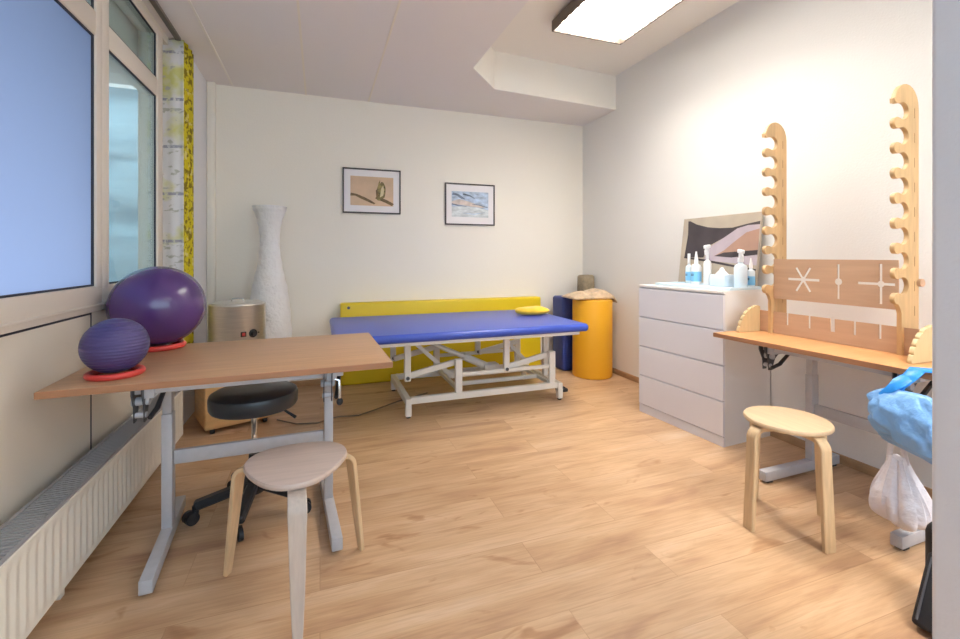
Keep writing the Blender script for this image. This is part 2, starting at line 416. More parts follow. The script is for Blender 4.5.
# windows: frames stand 1 cm in front of the spandrel
def window(name, y0, y1, mull, frosted, label):
    bm = nb(); f0, f1 = -1.07, -.985
    box(bm, f0, f1, y0, y1, .966, 1.086, .006)          # bottom rail
    box(bm, f0, f1+.008, y0, y1, .990, 1.002, .003)     # bead on the bottom rail
    box(bm, f0, f1, y0, y1, 2.256, 2.37, .006)           # transom
    box(bm, f0, f1, y0, y1, 2.655, 2.70, .006)           # head
    for a, b in mull: box(bm, f0, f1+.002, a, b, 1.07, 2.67, .003)
    fr = struct(name, bm, M['frame'], label=label)
    edges = [y0] + [v for ab in mull for v in ab] + [y1]
    edges = sorted(edges)
    k = 0
    for a, b in zip(edges, edges[1:]):
        if b-a < .3: continue
        for z0, z1, top in ((1.086, 2.256, False), (2.37, 2.655, True)):
            o = obj('window_pane', box(nb(), -1.008, -1.002, a-.003, b+.003, z0-.003, z1+.003), M['frosted'] if (frosted and not top) else M['glass'], fr, smooth=False)
            bm = nb(); g = .008
            for (aa, bb, c, d) in ((a, b, z0, z0+g), (a, b, z1-g, z1), (a, a+g, z0+g, z1-g), (b-g, b, z0+g, z1-g)):
                box(bm, -1.001, -.992, aa, bb, c, d)
            obj('glazing_gasket', bm, M['gasket'], fr, smooth=False)
    return fr
window('window_1', YF, 2.633, [(YF, YF+.06), (.2, .33), (2.566, 2.633)], True, 'large frosted window with cream frame at the left')
window('window_2', 2.633, 3.50, [(2.633, 2.70), (3.40, 3.50)], False, 'clear window with cream frame beside the curtain')
# outside the window
struct('ground_outside', box(nb(), -14, -1.3, -8, 14, -.25, -.15), M['asphalt'], label='grey pavement outside the window', smooth=False)
struct('facade_outside', box(nb(), -9.5, -9, -8, 12, -.15, 1.1), M['facade'], label='low wall across the street outside the window', smooth=False)
struct('facade_wing_outside', box(nb(), -9, -1.2, 8.0, 8.3, -.15, 6.5), M['facade'], label='pale building wing seen through the clear pane', smooth=False)
struct('shade_box_outside', box(nb(), -1.50, -1.125, -1.4, 3.7, 2.40, 2.74), M['ceiling'], label='added box outside shading the top of the windows', smooth=False)  # box added to keep sky light off the upper panes
aw = nb(); bar(aw, (-1.45, .6, 2.42), (-3.0, .6, 2.12), 3.9, .03, .002)
struct('blocker_outside', aw, M['blocker'], label='added unseen grey sloping awning outside the frosted window', smooth=False)  # unseen sloping sheet added to darken the top of the frosted pane
struct('shade_fin_outside', box(nb(), -2.2, -1.13, 2.60, 2.68, -.15, 2.78), M['ceiling'], label='added upright fin outside shading the right of the frosted pane', smooth=False)  # added to darken the frosted pane towards its right edge
struct('shade_slab_outside', box(nb(), -3.6, -1.14, -3, 5, 2.78, 2.95), M['ceiling'], label='added slab outside shading the windows from above', smooth=False)  # overhang added so the panes grow darker towards the top
bm = nb(); ellipsoid(bm, (0, 0, 0), (.7, 2.0, 1.0), 48)
for v in bm.verts: v.co *= 1+.12*math.sin(v.co.x*9+v.co.y*7)*math.cos(v.co.z*11+v.co.y*3)
tag(obj('hedge', bm, M['hedge'], loc=(-4.3, 6.6, .8)), 'green bush seen through the clear window glass', 'bush')

# ------------------------------------------------------------------ ceiling luminaires
def luminaire(loc, ln, label, energy=60, spread=120):
    t = thing('ceiling_light', label, 'lamp', loc)
    w = .65; bm = nb()
    box(bm, 0, w, 0, ln, .055, .085, .002)
    for a, b, c, d in ((0, .012, 0, ln), (w-.012, w, 0, ln), (0.012, w-.012, 0, .012), (0.012, w-.012, ln-.012, ln)):
        box(bm, a, b, c, d, 0, .056, .001, 1)
    obj('housing', bm, M['housing'], t)
    bm = nb(); nx = 9
    for k in range(1, nx): box(bm, k*w/nx-.0015, k*w/nx+.0015, .013, ln-.013, .003, .047)
    n = int(ln/.085)
    for k in range(1, n):
        y = k*ln/n; box(bm, .013, w-.013, y-.0010, y+.0010, .003, .030)
    obj('louvre', bm, M['louvre'], t, smooth=False)
    bm = nb(); vs_ = [bm.verts.new(v) for v in ((.013, .013, .052), (.013, ln-.013, .052), (w-.013, ln-.013, .052), (w-.013, .013, .052))]
    bm.faces.new(vs_)
    em = bpy.data.materials.new('glowing_diffuser'); em.use_nodes = True
    p_ = em.node_tree.nodes['Principled BSDF']; p_.inputs['Base Color'].default_value = (.9, .9, .9, 1)
    p_.inputs['Emission Color'].default_value = (1, .94, .85, 1); p_.inputs['Emission Strength'].default_value = energy
    obj('diffuser', bm, em, t, smooth=False, recalc=False)
    return t
luminaire((1.72, 1.62, ZC-.085), 1.50, 'long bronze-sided ceiling light with glowing white louvre', 23)
luminaire((1.72, -1.20, ZC-.08), 1.30, 'added unseen ceiling light behind the pale wall edge', 33)  # added out of view as fill light for the room

# ------------------------------------------------------------------ radiator
t = thing('radiator', 'long low cream panel radiator with grey top grille under the window', 'radiator', (0, 0, 0))
y0, y1, rx0, rx1, z0, z1 = .60, 3.36, -.955, -.832, .068, .365
bm = nb(); n = int((y1-y0-.06)/.045); ys = []
prof = []
y = y0
pts = [(y0, 0)]
for k in range(n):
    a = y0+.03+k*(y1-y0-.06)/n; p = (y1-y0-.06)/n
    pts += [(a+.10*p, 0), (a+.25*p, -.006), (a+.60*p, -.006), (a+.75*p, 0)]
pts.append((y1, 0))
zz = [(z0, -.006), (z0+.008, 0), (z0+.028, 0), (z0+.05, 1), (z1-.05, 1), (z1-.028, 0), (z1-.006, 0), (z1, -.006)]
rows = []
for z, f in zz:
    rows.append([bm.verts.new((rx1 + (d*f if f > 0 else (f if f < 0 else 0)), yy, z)) for yy, d in pts])
for a, b in zip(rows, rows[1:]):
    for k in range(len(a)-1): bm.faces.new((a[k], a[k+1], b[k+1], b[k]))
box(bm, rx0, rx1-.012, y0+.01, y1-.01, z0+.01, z1-.03)
obj('front_panel', bm, M['radiator'], t, angle=25)
for yy in (y0, y1-.010): obj('side_cover', box(nb(), rx0, rx1-.004, yy-.002, yy+.012, z0, z1, .002), M['radiator'], t)
bm = nb(); box(bm, rx0, rx1-.006, y0, y1, z1-.012, z1-.006)
box(bm, rx0, rx0+.012, y0, y1, z1-.012, z1+.003); box(bm, rx1-.016, rx1-.004, y0, y1, z1-.012, z1+.003)
k = y0+.01
while k < y1-.01:
    box(bm, rx0+.012, rx1-.016, k, k+.008, z1-.008, z1+.001); k += .018
obj('top_grille', bm, M['grille'], t, smooth=False)
for yy in (.95, 2.0, 3.15):
    obj('foot', box(nb(), -.91, -.87, yy, yy+.03, 0, z0+.02, .003), M['radiator'], t)

# ------------------------------------------------------------------ curtain
t = thing('curtain', 'narrow printed curtain, white with yellow border, gathered beside the window', 'curtain', (0, 0, 0))
def cloth(ya, yb, n, fn, za, zb, m, name):
    bm = nb(); rows = []
    nz = 12
    for j in range(nz+1):
        z = za+(zb-za)*j/nz
        rows.append([bm.verts.new((fn((i/n), z), ya+(yb-ya)*i/n, z)) for i in range(n+1)])
    for a, b in zip(rows, rows[1:]):
        for i in range(n): bm.faces.new((a[i], a[i+1], b[i+1], b[i]))
    o = obj(name, bm, m, t, angle=80)
    s = o.modifiers.new('thickness', 'SOLIDIFY'); s.thickness = .004; s.offset = 0
    return o
def cloth(path, wav, amp, za, zb, m, name):
    bm = nb(); rows = []; nz = 14; n = 44
    (ax, ay), (bx, by) = path; dx, dy = bx-ax, by-ay; l = math.hypot(dx, dy); nx, ny = -dy/l, dx/l
    for j in range(nz+1):
        z = za+(zb-za)*j/nz; row = []
        for i in range(n+1):
            u = i/n; o_ = amp*math.sin(u*wav*2*PI+.3*math.sin(z*2.2))*min(1, 6*u*(1-u)+.2)
            row.append(bm.verts.new((ax+dx*u+nx*o_, ay+dy*u+ny*o_, z)))
        rows.append(row)
    for a, b in zip(rows, rows[1:]):
        for i in range(n): bm.faces.new((a[i], a[i+1], b[i+1], b[i]))
    o = obj(name, bm, m, t, angle=80)
    s = o.modifiers.new('thickness', 'SOLIDIFY'); s.thickness = .004; s.offset = 0
    return o
cloth(((-1.035, 3.675), (-.898, 3.635)), 1.5, .004, .43, 2.735, M['curtain_white'], 'white_panel')
cloth(((-.897, 3.638), (-.893, 3.87)), 2.5, .007, .43, 2.735, M['curtain_yellow'], 'yellow_panel')

# ------------------------------------------------------------------ crank tables
def crank_table(name, label, loc, rz, w, d, lx, col_y, foot0, foot1, topm, edgem, skew=0):
    """local: centre of the front edge at origin, +Y away from the user"""
    t = thing(name, label, 'table', loc, rz)
    th = .027
    tp = obj('table_top', box(nb(), -w/2, w/2, 0, d, .76-th, .76, .003), topm, t)
    bm = nb(); 
    box(bm, -w/2-.0015, w/2+.0015, -.0015, .0015, .76-th+.002, .758)
    box(bm, -w/2-.0015, -w/2+.0015, 0, d, .76-th+.002, .758); box(bm, w/2-.0015, w/2+.0015, 0, d, .76-th+.002, .758)
    obj('edge_band', bm, edgem, tp, smooth=False)
    obj('rail', box(nb(), lx[0]-.05, lx[1]+.05, .05, .09, .705, .733, .003), M['grey_metal'], t)
    obj('rail', box(nb(), lx[0]-.05, lx[1]+.05, d-.12, d-.08, .705, .733, .003), M['grey_metal'], t)
    obj('stretcher', box(nb(), lx[0]+.022, lx[1]-.022, col_y-.012, col_y+.012, .325, .385, .003), M['grey_metal'], t)
    for sx, x in zip((-1, 1), lx):
        lg = obj('leg', box(nb(), x-.020, x+.020, col_y-.028, col_y+.028, .05, .55, .004), M['grey_metal'], t)
        obj('inner_column', box(nb(), x-.0175, x+.0175, col_y-.024, col_y+.024, .55, .71, .004), M['grey_metal'], lg)
        sk = Matrix.Translation((x, col_y, 0)) @ Matrix.Rotation(skew, 4, 'Z') @ Matrix.Translation((-x, -col_y, 0))
        obj('foot', box(nb(), x-.022, x+.022, foot0, foot1, .012, .064, .004, 2, sk), M['grey_metal'], t)
        for fy in (foot0+.02, foot1-.06):
            obj('foot_pad', box(nb(), x-.018, x+.018, fy, fy+.04, 0, .013, .002, 1, sk), M['black'], t)
        obj('support_arm', box(nb(), x-.02, x+.02, .04, d-.06, .690, .733, .003), M['grey_metal'], t)
        # tilt fitting: bracket plates, toothed quadrant, black lever
        gx = x-.045 if sx < 0 else x-.03
        br = nb()
        for q in (0, .032):
            pr = [(.02, .733), (.16, .733), (.15, .70), (.10, .66), (.075, .60), (.05, .60), (.045, .66), (.02, .71)]
            pl = plate(pr, [], .004, Matrix(((0, 0, 1, gx+q), (1, 0, 0, 0), (0, 1, 0, 0), (0, 0, 0, 1))))
            me = bpy.data.meshes.new('tmp'); pl.to_mesh(me); pl.free(); br.from_mesh(me); bpy.data.meshes.remove(me)
        obj('tilt_bracket', br, M['dark_metal'], t, smooth=False)
        bm = nb(); cyl(bm, (gx-.012, .07, .675), (gx+.045, .07, .675), .016, 16); cyl(bm, (gx-.006, .062, .625), (gx+.038, .062, .625), .011, 12)
        obj('pivot', bm, M['grey_metal'], t)
        bm = nb(); tube(bm, [(gx+.05, .05, .615), (gx+.06, .10, .635), (gx+.075, .19, .72)], [.009, .010, .008], 10)
        obj('lever', bm, M['black'], t)
        if sx < 0 or abs(rz) > .5: continue
        bm = nb(); tube(bm, [(gx+.03, .05, .70), (gx+.062, .04, .69), (gx+.064, .035, .635), (gx+.064, .035, .60)], .006, 8)
        cr = obj('crank', bm, M['chrome'], t)
        bm = nb(); ellipsoid(bm, (gx+.064, .035, .60), (.014, .014, .016), 16)
        obj('crank_knob', bm, M['black'], cr)
    return t
crank_table('therapy_table', 'beech topped adjustable table with grey legs under the purple balls', (-.309, 1.966, 0), R(1.5), 1.22, .806, (-.300, .356), .312, -.052, .57, M['beech'], M['beech_edge'], R(3))
crank_table('therapy_table', 'narrow beech topped table on grey legs against the right wall', (2.270, 1.47, 0), -PI/2+R(1), 1.22, .605, (-.285, .305), .385, -.015, .595, M['beech_right'], M['beech_edge'])

# ------------------------------------------------------------------ balls on rings
def ball(name, x, y, r, zc, m, label, glabel, rr, rt):
    tag(obj('ball_ring', torus(nb(), (0, 0, 0), rr, rt), M['red'], loc=(x, y, .76+rt*.98)), glabel, 'ring', 'red rings under the balls')
    t = thing(name, label, 'ball', (x, y, zc), 0, 'exercise balls on the table')
    bm = nb(); ellipsoid(bm, (0, 0, 0), (r*1.015, r*1.015, r*.985), 64)
    b = obj('ball_body', bm, m, t)
    bm = nb(); d = Vector((.85, .2, -.48)).normalized(); cyl(bm, d*(r*.985), d*(r*1.008), .009, 14)
    obj('plug', bm, M['white_plastic'] if r < .05 else m, t)
ball('exercise_ball', -.768, 2.672, .203, .974, M['ball_big'], 'large smooth purple exercise ball on the table by the window', 'larger red ring holding the big purple ball', .105, .014)
ball('exercise_ball', -.750, 2.115, .107, .878, M['ball_small'], 'small ribbed violet exercise ball at the near table edge', 'smaller red ring holding the little violet ball', .083, .0125)

# ------------------------------------------------------------------ foreground three-legged stool
t = thing('three_legged_stool', 'pale wooden stool with rounded triangular seat and three splayed legs in front', 'stool', (-.083, 1.797, 0))
V3 = [Vector((.008, -.172)), Vector((-.205, .10)), Vector((.205, .08))]
def reuleaux(n=60, s=1.0):
    pts = []
    for k in range(n):
        a = 2*PI*k/n
        # rounded triangle with corners towards the legs
        rr = .174 + .013*math.cos(3*(a+PI/2))
        pts.append((rr*s*math.cos(a), rr*s*math.sin(a)))
    return pts
bm = nb()
rings = []
for s, z in ((.0, .426), (.90, .426), (.975, .429), (1.0, .437), (1.0, .443), (.98, .449), (.93, .451), (.0, .451)):
    if s == 0: rings.append([bm.verts.new((0, 0, z))]); continue
    rings.append([bm.verts.new((x*1.04, y*1.04+.034, z)) for x, y in reuleaux(60, s)])
for a, b in zip(rings, rings[1:]):
    for k in range(60):
        k2 = (k+1) % 60
        if len(a) == 1: bm.faces.new((a[0], b[k2], b[k]))
        elif len(b) == 1: bm.faces.new((a[k], a[k2], b[0]))
        else: bm.faces.new((a[k], a[k2], b[k2], b[k]))
obj('seat', bm, M['daylit_seat'], t)
feet = [Vector((.017, -.283)), Vector((-.255, .150)), Vector((.248, .128))]
for i, f in enumerate(feet):
    d = f.normalized(); side = Vector((-d.y, d.x, 0))
    pts = []
    inner = .11
    top = f.length-.050
    pts.append((d.x*inner, d.y*inner, .4175))
    pts.append((d.x*(top-.055), d.y*(top-.055), .4178))
    for k in range(7):
        a = PI/2*(k+.5)/7
        pts.append((d.x*(top-.045+.045*math.sin(a)), d.y*(top-.045+.045*math.sin(a)), .377+.045*math.cos(a)))
    pts.append((d.x*(top+.004), d.y*(top+.004), .35))
    pts.append((d.x*(f.length-.022), d.y*(f.length-.022), .15))
    pts.append((d.x*(f.length-.003), d.y*(f.length-.003), .002))
    w = [.060]*9 + [.057, .045, .030]
    obj('leg', ribbon(nb(), pts, .05, .017, side, w), M['daylit_leg'] if i == 0 else M['birch_leg'], t)  # front leg gets the copy with window light in its colour

# ------------------------------------------------------------------ round four-legged stool
t = thing('round_stool', 'round birch stool with four bentwood legs beside the right-hand table', 'stool', (2.018, 1.452, 0), 0)
bm = nb(); lathe(bm, [(0, .460), (.160, .460), (.169, .463), (.173, .469), (.173, .476), (.169, .482), (.163, .484), (0, .484)], seg=64)
obj('seat', bm, M['birch'], t)
e = Vector((-.226, .028)); f2 = Vector((-.035, -.198))
for d in (Vector((-.226, .028)), Vector((.036, .195)), Vector((-.035, -.198)), Vector((.227, -.031))):
    d = d.normalized(); side = Vector((-d.y, d.x, 0)); out = .188
    pts = [(d.x*.05, d.y*.05, .449), (d.x*(out-.045), d.y*(out-.045), .449)]
    for k in range(8):
        a = PI/2*(k+.5)/8
        pts.append((d.x*(out-.045+.045*math.sin(a)), d.y*(out-.045+.045*math.sin(a)), .404+.045*math.cos(a)))
    pts += [(d.x*out, d.y*out, .37), (d.x*(out+.011), d.y*(out+.011), .15), (d.x*(out+.018), d.y*(out+.018), .002)]
    obj('leg', ribbon(nb(), pts, .052, .022, side), M['birch_leg'], t)

# ------------------------------------------------------------------ swivel stool
t = thing('swivel_stool', 'black round swivel stool on five castors under the left table', 'stool', (-.300, 2.41, 0))
bm = nb(); lathe(bm, [(0, .492), (.16, .492), (.188, .498), (.195, .510), (.197, .553), (.192, .568), (.175, .577), (.10, .583), (0, .584)], seg=56)
obj('seat', bm, M['seat_black'], t)
bm = nb(); cyl(bm, (0, 0, .24), (0, 0, .493), .014, 20); obj('gas_lift', bm, M['chrome'], t)
bm = nb(); lathe(bm, [(.0, .08), (.032, .08), (.030, .2), (.024, .27), (0, .27)], seg=24); obj('column_cover', bm, M['black'], t)
bm = nb(); box(bm, -.07, .07, -.05, .05, .475, .493, .003); tube(bm, [(.03, -.02, .491), (.13, -.05, .484), (.19, -.075, .445)], [.005, .005, .008], 8)
obj('lever', bm, M['black'], t)
ca = math.atan2(-.041, -.242)
bm = nb()
arms = []
for k in range(5):
    a = ca+2*PI*k/5; d = Vector((math.cos(a), math.sin(a), 0))
    bar(bm, d*.02+Vector((0, 0, .125)), d*.248+Vector((0, 0, .078)), .052, .040, .010)
    arms.append((a, d))
cyl(bm, (0, 0, .085), (0, 0, .14), .045, 24)
obj('star_base', bm, M['black'], t)
for a, d in arms:
    p = d*.248
    bm = nb(); cyl(bm, (p.x, p.y, .045), (p.x, p.y, .08), .008, 10)
    s = Vector((-d.y, d.x, 0)); s.rotate(Matrix.Rotation(.5, 3, 'Z'))
    c = p + d*.012
    for q in (-1, 1):
        cyl(bm, Vector((c.x, c.y, .028))+s*(.006*q), Vector((c.x, c.y, .028))+s*(.024*q), .028, 24)
    box(bm, p.x-.012, p.x+.02, p.y-.014, p.y+.014, .035, .058, .006)
    obj('caster', bm, M['black'], t)

# ------------------------------------------------------------------ wooden box, steel pot, paper lamp
t = thing('wooden_box', 'birch plywood cube box on castors standing under the steel heater', 'box', (-.601, 3.729, 0), R(22))
bm = nb(); box(bm, -.22, .22, -.19, .19, .035, .50, .012, 3); obj('carcass', bm, M['box_wood'], t)
for sx in (-1, 1):
    for sy in (-1, 1):
        bm = nb(); cyl(bm, (sx*.17-.012, sy*.16, .02), (sx*.17+.012, sy*.16, .02), .02, 16); box(bm, sx*.17-.015, sx*.17+.015, sy*.16-.015, sy*.16+.015, .028, .037)
        obj('caster', bm, M['black'], t)
t = thing('steel_heater', 'round brushed steel heater pot with dial and red switch on the wooden box', 'heater', (-.575, 3.72, .50))
bm = nb(); lathe(bm, [(0, .0), (.183, .0), (.187, .006), (.187, .365), (.191, .371), (.189, .377), (.180, .377), (0, .377)], seg=56)
obj('body', bm, M['steel'], t)
bm = nb(); lathe(bm, [(0, .377), (.17, .377), (.172, .383), (.15, .389), (0, .392)], seg=48)
ld = obj('lid', bm, M['steel'], t)
bm = nb(); tube(bm, [(-.04, 0, .390), (-.035, 0, .408), (0, 0, .413), (.035, 0, .408), (.04, 0, .390)], .005, 8); obj('lid_handle', bm, M['chrome'], ld)
def on_pot(ang, z, r=.187): return Vector((r*math.cos(R(ang)), r*math.sin(R(ang)), z))
p = on_pot(-50, .17); n = Vector((math.cos(R(-50)), math.sin(R(-50)), 0))
bm = nb(); cyl(bm, p, p+n*.006, .030, 28); cyl(bm, p+n*.005, p+n*.024, .018, 20); obj('dial', bm, M['black'], t)
p = on_pot(-70, .17); n = Vector((math.cos(R(-70)), math.sin(R(-70)), 0)); s = Vector((-n.y, n.x, 0))
bm = nb(); bar(bm, p-s*.018, p+s*.018, .012, .036, .002); sw = obj('switch_surround', bm, M['black'], t)
bm = nb(); bar(bm, p-s*.010+n*.006, p+s*.010+n*.006, .010, .024, .002); obj('switch', bm, M['red'], sw)
p = on_pot(-36, .17); n = Vector((math.cos(R(-36)), math.sin(R(-36)), 0))
bm = nb(); cyl(bm, p, p+n*.006, .005, 10); obj('indicator', bm, M['black'], t)

t = thing('floor_lamp', 'tall white crinkled paper floor lamp with narrow waist', 'lamp', (-.405, 4.20, 0))
prof = [(.100, .03), (.150, .10), (.165, .25), (.172, .42), (.172, .58), (.163, .74), (.150, .86), (.134, .97), (.112, 1.07), (.092, 1.17), (.080, 1.27), (.075, 1.36), (.080, 1.44), (.092, 1.51), (.110, 1.575), (.128, 1.62), (.135, 1.65)]
pr = []
for (r0, z0_), (r1, z1_) in zip(prof, prof[1:]):
    for k in range(4):
        u = k/4; z = z0_+(z1_-z0_)*u; pr.append((r0+(r1-r0)*u+.0025*math.cos(PI*k/2), z))
pr.append(prof[-1])
bm = nb(); lathe(bm, pr, seg=56, wob=lambda a, z: .012*math.sin(a*7+z*23)+.010*math.sin(a*3-z*31))
o = obj('lamp_shade', bm, M['paper'], t, angle=80)
s = o.modifiers.new('paper', 'SOLIDIFY'); s.thickness = .0015
bm = nb(); lathe(bm, [(0, 0), (.12, 0), (.12, .02), (.02, .03), (.012, .05), (.012, .6), (0, .6)], seg=28); obj('base', bm, M['white_metal'], t)
bm = nb(); ellipsoid(bm, (0, 0, .66), (.035, .035, .05), 20); obj('bulb', bm, M['white_plastic'], t)

# ------------------------------------------------------------------ framed pictures on the back wall
PM = {'tan': mat('print_tan', (.62, .44, .30), .6, noise=(5, .12, (1, 1, 1))), 'branch': mat('print_olive_brown', (.16, .10, .04), .6, noise=(20, .5, (1, 1, 1))),
      'bird': mat('print_bird_olive', (.22, .17, .06), .6, noise=(35, .8, (1, 1, 1))), 'pale': mat('print_bird_pale', (.66, .56, .34), .6),
      'sky': mat('print_sky_blue', (.44, .54, .68), .6, noise=(16, .35, (1, 1, 2))), 'shore': mat('print_shore', (.58, .50, .46), .6, noise=(12, .3, (1, 1, 1))),
      'rock': mat('print_rock_slate', (.16, .20, .28), .6, noise=(14, .5, (1, 1, 1))), 'foam': mat('print_foam', (.62, .66, .68), .6, noise=(16, .25, (1, 1, 3))),
      'cgrey': mat('canvas_grey_beige', (.42, .36, .29), .8, noise=(5, .1, (1, 1, 1))), 'cdark': mat('canvas_dark_brown', (.05, .04, .045), .8, noise=(5, .3, (1, 1, 1))),
      'clilac': mat('canvas_lilac', (.46, .39, .44), .8, noise=(5, .12, (1, 1, 1))), 'cbrown': mat('canvas_rosy_brown', (.40, .24, .18), .8, noise=(5, .12, (1, 1, 1)))}
def flat(bm, pts, y, mi, fy=None):
    vs = [bm.verts.new((x, y, z)) for x, z in pts]
    f = bm.faces.new(vs); f.material_index = mi
    return f
def curve_band(p, w, n=None):
    """polygon around a polyline with widths"""
    up, dn = [], []
    for i, (x, z) in enumerate(p):
        a = p[max(i-1, 0)]; b = p[min(i+1, len(p)-1)]
        dx, dz = b[0]-a[0], b[1]-a[1]; l = math.hypot(dx, dz) or 1
        ww = w[i]/2
        up.append((x-dz/l*ww, z+dx/l*ww)); dn.append((x+dz/l*ww, z-dx/l*ww))
    return dn + up[::-1]
def picture(name, label, x, z, w, h, shapes, mats, mount):
    t = thing(name, label, 'picture', (x, YB-.002, z), 0, 'framed pictures on the back wall')
    bm = nb(); b = .013; dp = .022
    for a, bb, c, d in ((0, w, 0, b), (0, w, h-b, h), (0, b, b, h-b), (w-b, w, b, h-b)):
        box(bm, a, bb, -dp, 0, c, d, .002, 1)
    obj('picture_frame', bm, M['mdark'], t)
    obj('mount', box(nb(), b, w-b, -.010, -.004, b, h-b), M['mount'], t, smooth=False)
    bm = nb(); mx, mz = mount; box(bm, mx, w-mx, -.0115, -.0101, mz, h-mz)
    for i, (pts, mi) in enumerate(shapes):
        flat(bm, [(mx+px*(w-2*mx), mz+pz*(h-2*mz)) for px, pz in pts], -.0117-.0001*i, mi)
    tri_all(bm)
    obj('print', bm, None, t, mats=mats, smooth=False, recalc=False)
bird = [(.60, .30), (.62, .20), (.68, .18), (.72, .24), (.79, .30), (.81, .45), (.82, .60), (.80, .72), (.76, .82), (.72, .84), (.69, .78), (.68, .90), (.65, .80), (.63, .68), (.60, .55)]
s1 = [(curve_band([(-.0, .37), (.12, .36), (.28, .26), (.42, .17), (.56, .07)], [.10, .07, .09, .08, .05]), 1),
      (curve_band([(.58, .28), (.70, .24), (.84, .16), (.99, .05)], [.06, .10, .10, .09]), 1), (bird, 2),
      ([(.68, .30), (.76, .36), (.78, .55), (.76, .72), (.71, .60)], 3),
      (curve_band([(.60, .55), (.62, .42), (.61, .28)], [.03, .05, .03]), 1)]
picture('framed_picture', 'dark framed print of a bird perched on a branch, tan background', .205, 1.645, .560, .440, s1, [PM['tan'], PM['branch'], PM['bird'], PM['pale']], (.073, .077))
s2 = [([(0, .0), (1, 0), (1, .30), (.7, .38), (.4, .42), (0, .40)], 3), ([(0, .60), (.2, .70), (.45, .62), (.7, .50), (.95, .42), (.8, .38), (.5, .42), (.2, .48), (0, .50)], 1),
      (curve_band([(.02, .90), (.16, .86), (.28, .74), (.36, .70)], [.10, .08, .08, .02]), 2), (curve_band([(.0, .50), (.2, .44), (.4, .42)], [.05, .05, .02]), 2),
      (curve_band([(.30, .90), (.5, .84), (.62, .74)], [.06, .05, .02]), 2), (curve_band([(.55, .52), (.75, .49), (.98, .40)], [.02, .03, .03]), 2),
      (curve_band([(.3, .16), (.6, .12), (.9, .20)], [.02, .03, .02]), 0)]
picture('framed_picture', 'dark framed print of blue sea washing over a rocky shore', 1.228, 1.554, .556, .440, s2, [PM['sky'], PM['shore'], PM['rock'], PM['foam']], (.073, .085))

# ------------------------------------------------------------------ treatment bench
t = thing('treatment_bench', 'wide blue treatment bench on a white scissor-lift frame at the back wall', 'bench', (0, 0, 0))
bx0, bx1, by0, by1 = .078, 2.01, 3.03, 4.10
obj('mattress', box(nb(), bx0, bx1, by0, by1, .628, .69, .027, 5), M['blue_vinyl'], t)
bm = nb()
for yy in (by0+.07, by1-.07): box(bm, bx0+.06, bx1-.06, yy-.02, yy+.02, .600, .629, .002, 1)
for xx in (bx0+.08, 1.03, bx1-.08): box(bm, xx-.02, xx+.02, by0+.09, by1-.09, .600, .628, .002, 1)
obj('top_frame', bm, M['white_metal'], t)
Y0, Y1 = 3.375, 4.08
X0, X1 = .63, 1.93
bm = nb()
box(bm, X0+.02, X1-.02, Y0-.02, Y0+.02, .10, .15, .004, 1); box(bm, X0+.02, X1-.02, Y1-.02, Y1+.02, .10, .15, .004, 1)
box(bm, X0-.022, X0+.022, Y0-.03, Y1+.03, .095, .145, .004, 1); box(bm, X1-.022, X1+.022, Y0-.03, Y1+.03, .095, .145, .004, 1)
obj('base_frame', bm, M['white_metal'], t)
for xx in (X0, X1):
    for yy in (Y0-.01, Y1+.01):
        bm = nb(); box(bm, xx-.022, xx+.022, yy-.022, yy+.022, .012, .097, .003, 1)
        ft = obj('foot', bm, M['white_metal'], t)
        bm = nb(); cyl(bm, (xx, yy, 0), (xx, yy, .013), .018, 16); obj('foot_pad', bm, M['black'], ft)
for yy, o_ in ((Y0, -1), (Y1, 1)):
    for xx in (1.03, 1.86):
        obj('post', box(nb(), xx-.028, xx+.028, yy-.018, yy+.018, .148, .415, .004, 1), M['white_metal'], t)
    for hx, px in ((.625, 1.03), (1.44, 1.86)):
        yh = yy-o_*.0+ (-.0)
        yq = yy + (.04 if o_ < 0 else -.04)
        lg = obj('hanger', box(nb(), hx-.024, hx+.024, yy-.018, yy+.018, .275, .602, .004, 1), M['white_metal'], t)
        bm = nb(); cyl(bm, (hx, yy-.024, .300), (hx, yy+.024, .300), .014, 16); obj('bolt', bm, M['dark_metal'], lg)
        bm = nb(); bar(bm, (hx, yq, .300), (px, yq, .385), .022, .046, .003)
        obj('lift_arm', bm, M['white_metal'], t)
    bm = nb(); bar(bm, (1.06, yy, .290), (1.83, yy, .290), .02, .030, .002)
    obj('side_rail', bm, M['white_metal'], t)
bm = nb(); bar(bm, (1.06, 3.60, .150), (1.85, 3.60, .150), .03, .032, .002); bar(bm, (1.06, 3.85, .150), (1.85, 3.85, .150), .03, .032, .002)
bar(bm, (1.05, 3.39, .150), (1.05, 4.06, .150), .03, .03, .002); bar(bm, (1.84, 3.39, .150), (1.84, 4.06, .150), .03, .03, .002)
obj('lower_rail', bm, M['white_metal'], t)
obj('post', box(nb(), 1.905, 1.955, 3.60, 3.64, .143, .602, .004, 1), M['white_metal'], t)
for yy in (3.55, 3.90):
    obj('brace', bar(nb(), (.70, yy, .545), (1.04, yy, .225), .025, .032, .002), M['white_metal'], t)
obj('brace', bar(nb(), (.64, 3.55, .56), (.64, 3.90, .56), .03, .03, .002), M['white_metal'], t)
obj('brace', bar(nb(), (1.48, 3.70, .56), (1.80, 3.70, .24), .025, .032, .002), M['white_metal'], t)
bm = nb(); tube(bm, [(.86, 3.72, .50), (1.20, 3.72, .34)], .020, 14); tube(bm, [(1.18, 3.72, .35), (1.42, 3.72, .235)], .032, 16); box(bm, 1.36, 1.50, 3.67, 3.77, .18, .27, .008)
obj('actuator', bm, M['white_metal'], t)
bm = nb(); box(bm, 2.02, 2.11, 3.52, 3.60, .0, .03, .008); box(bm, 2.03, 2.09, 3.535, 3.585, .028, .042, .006)
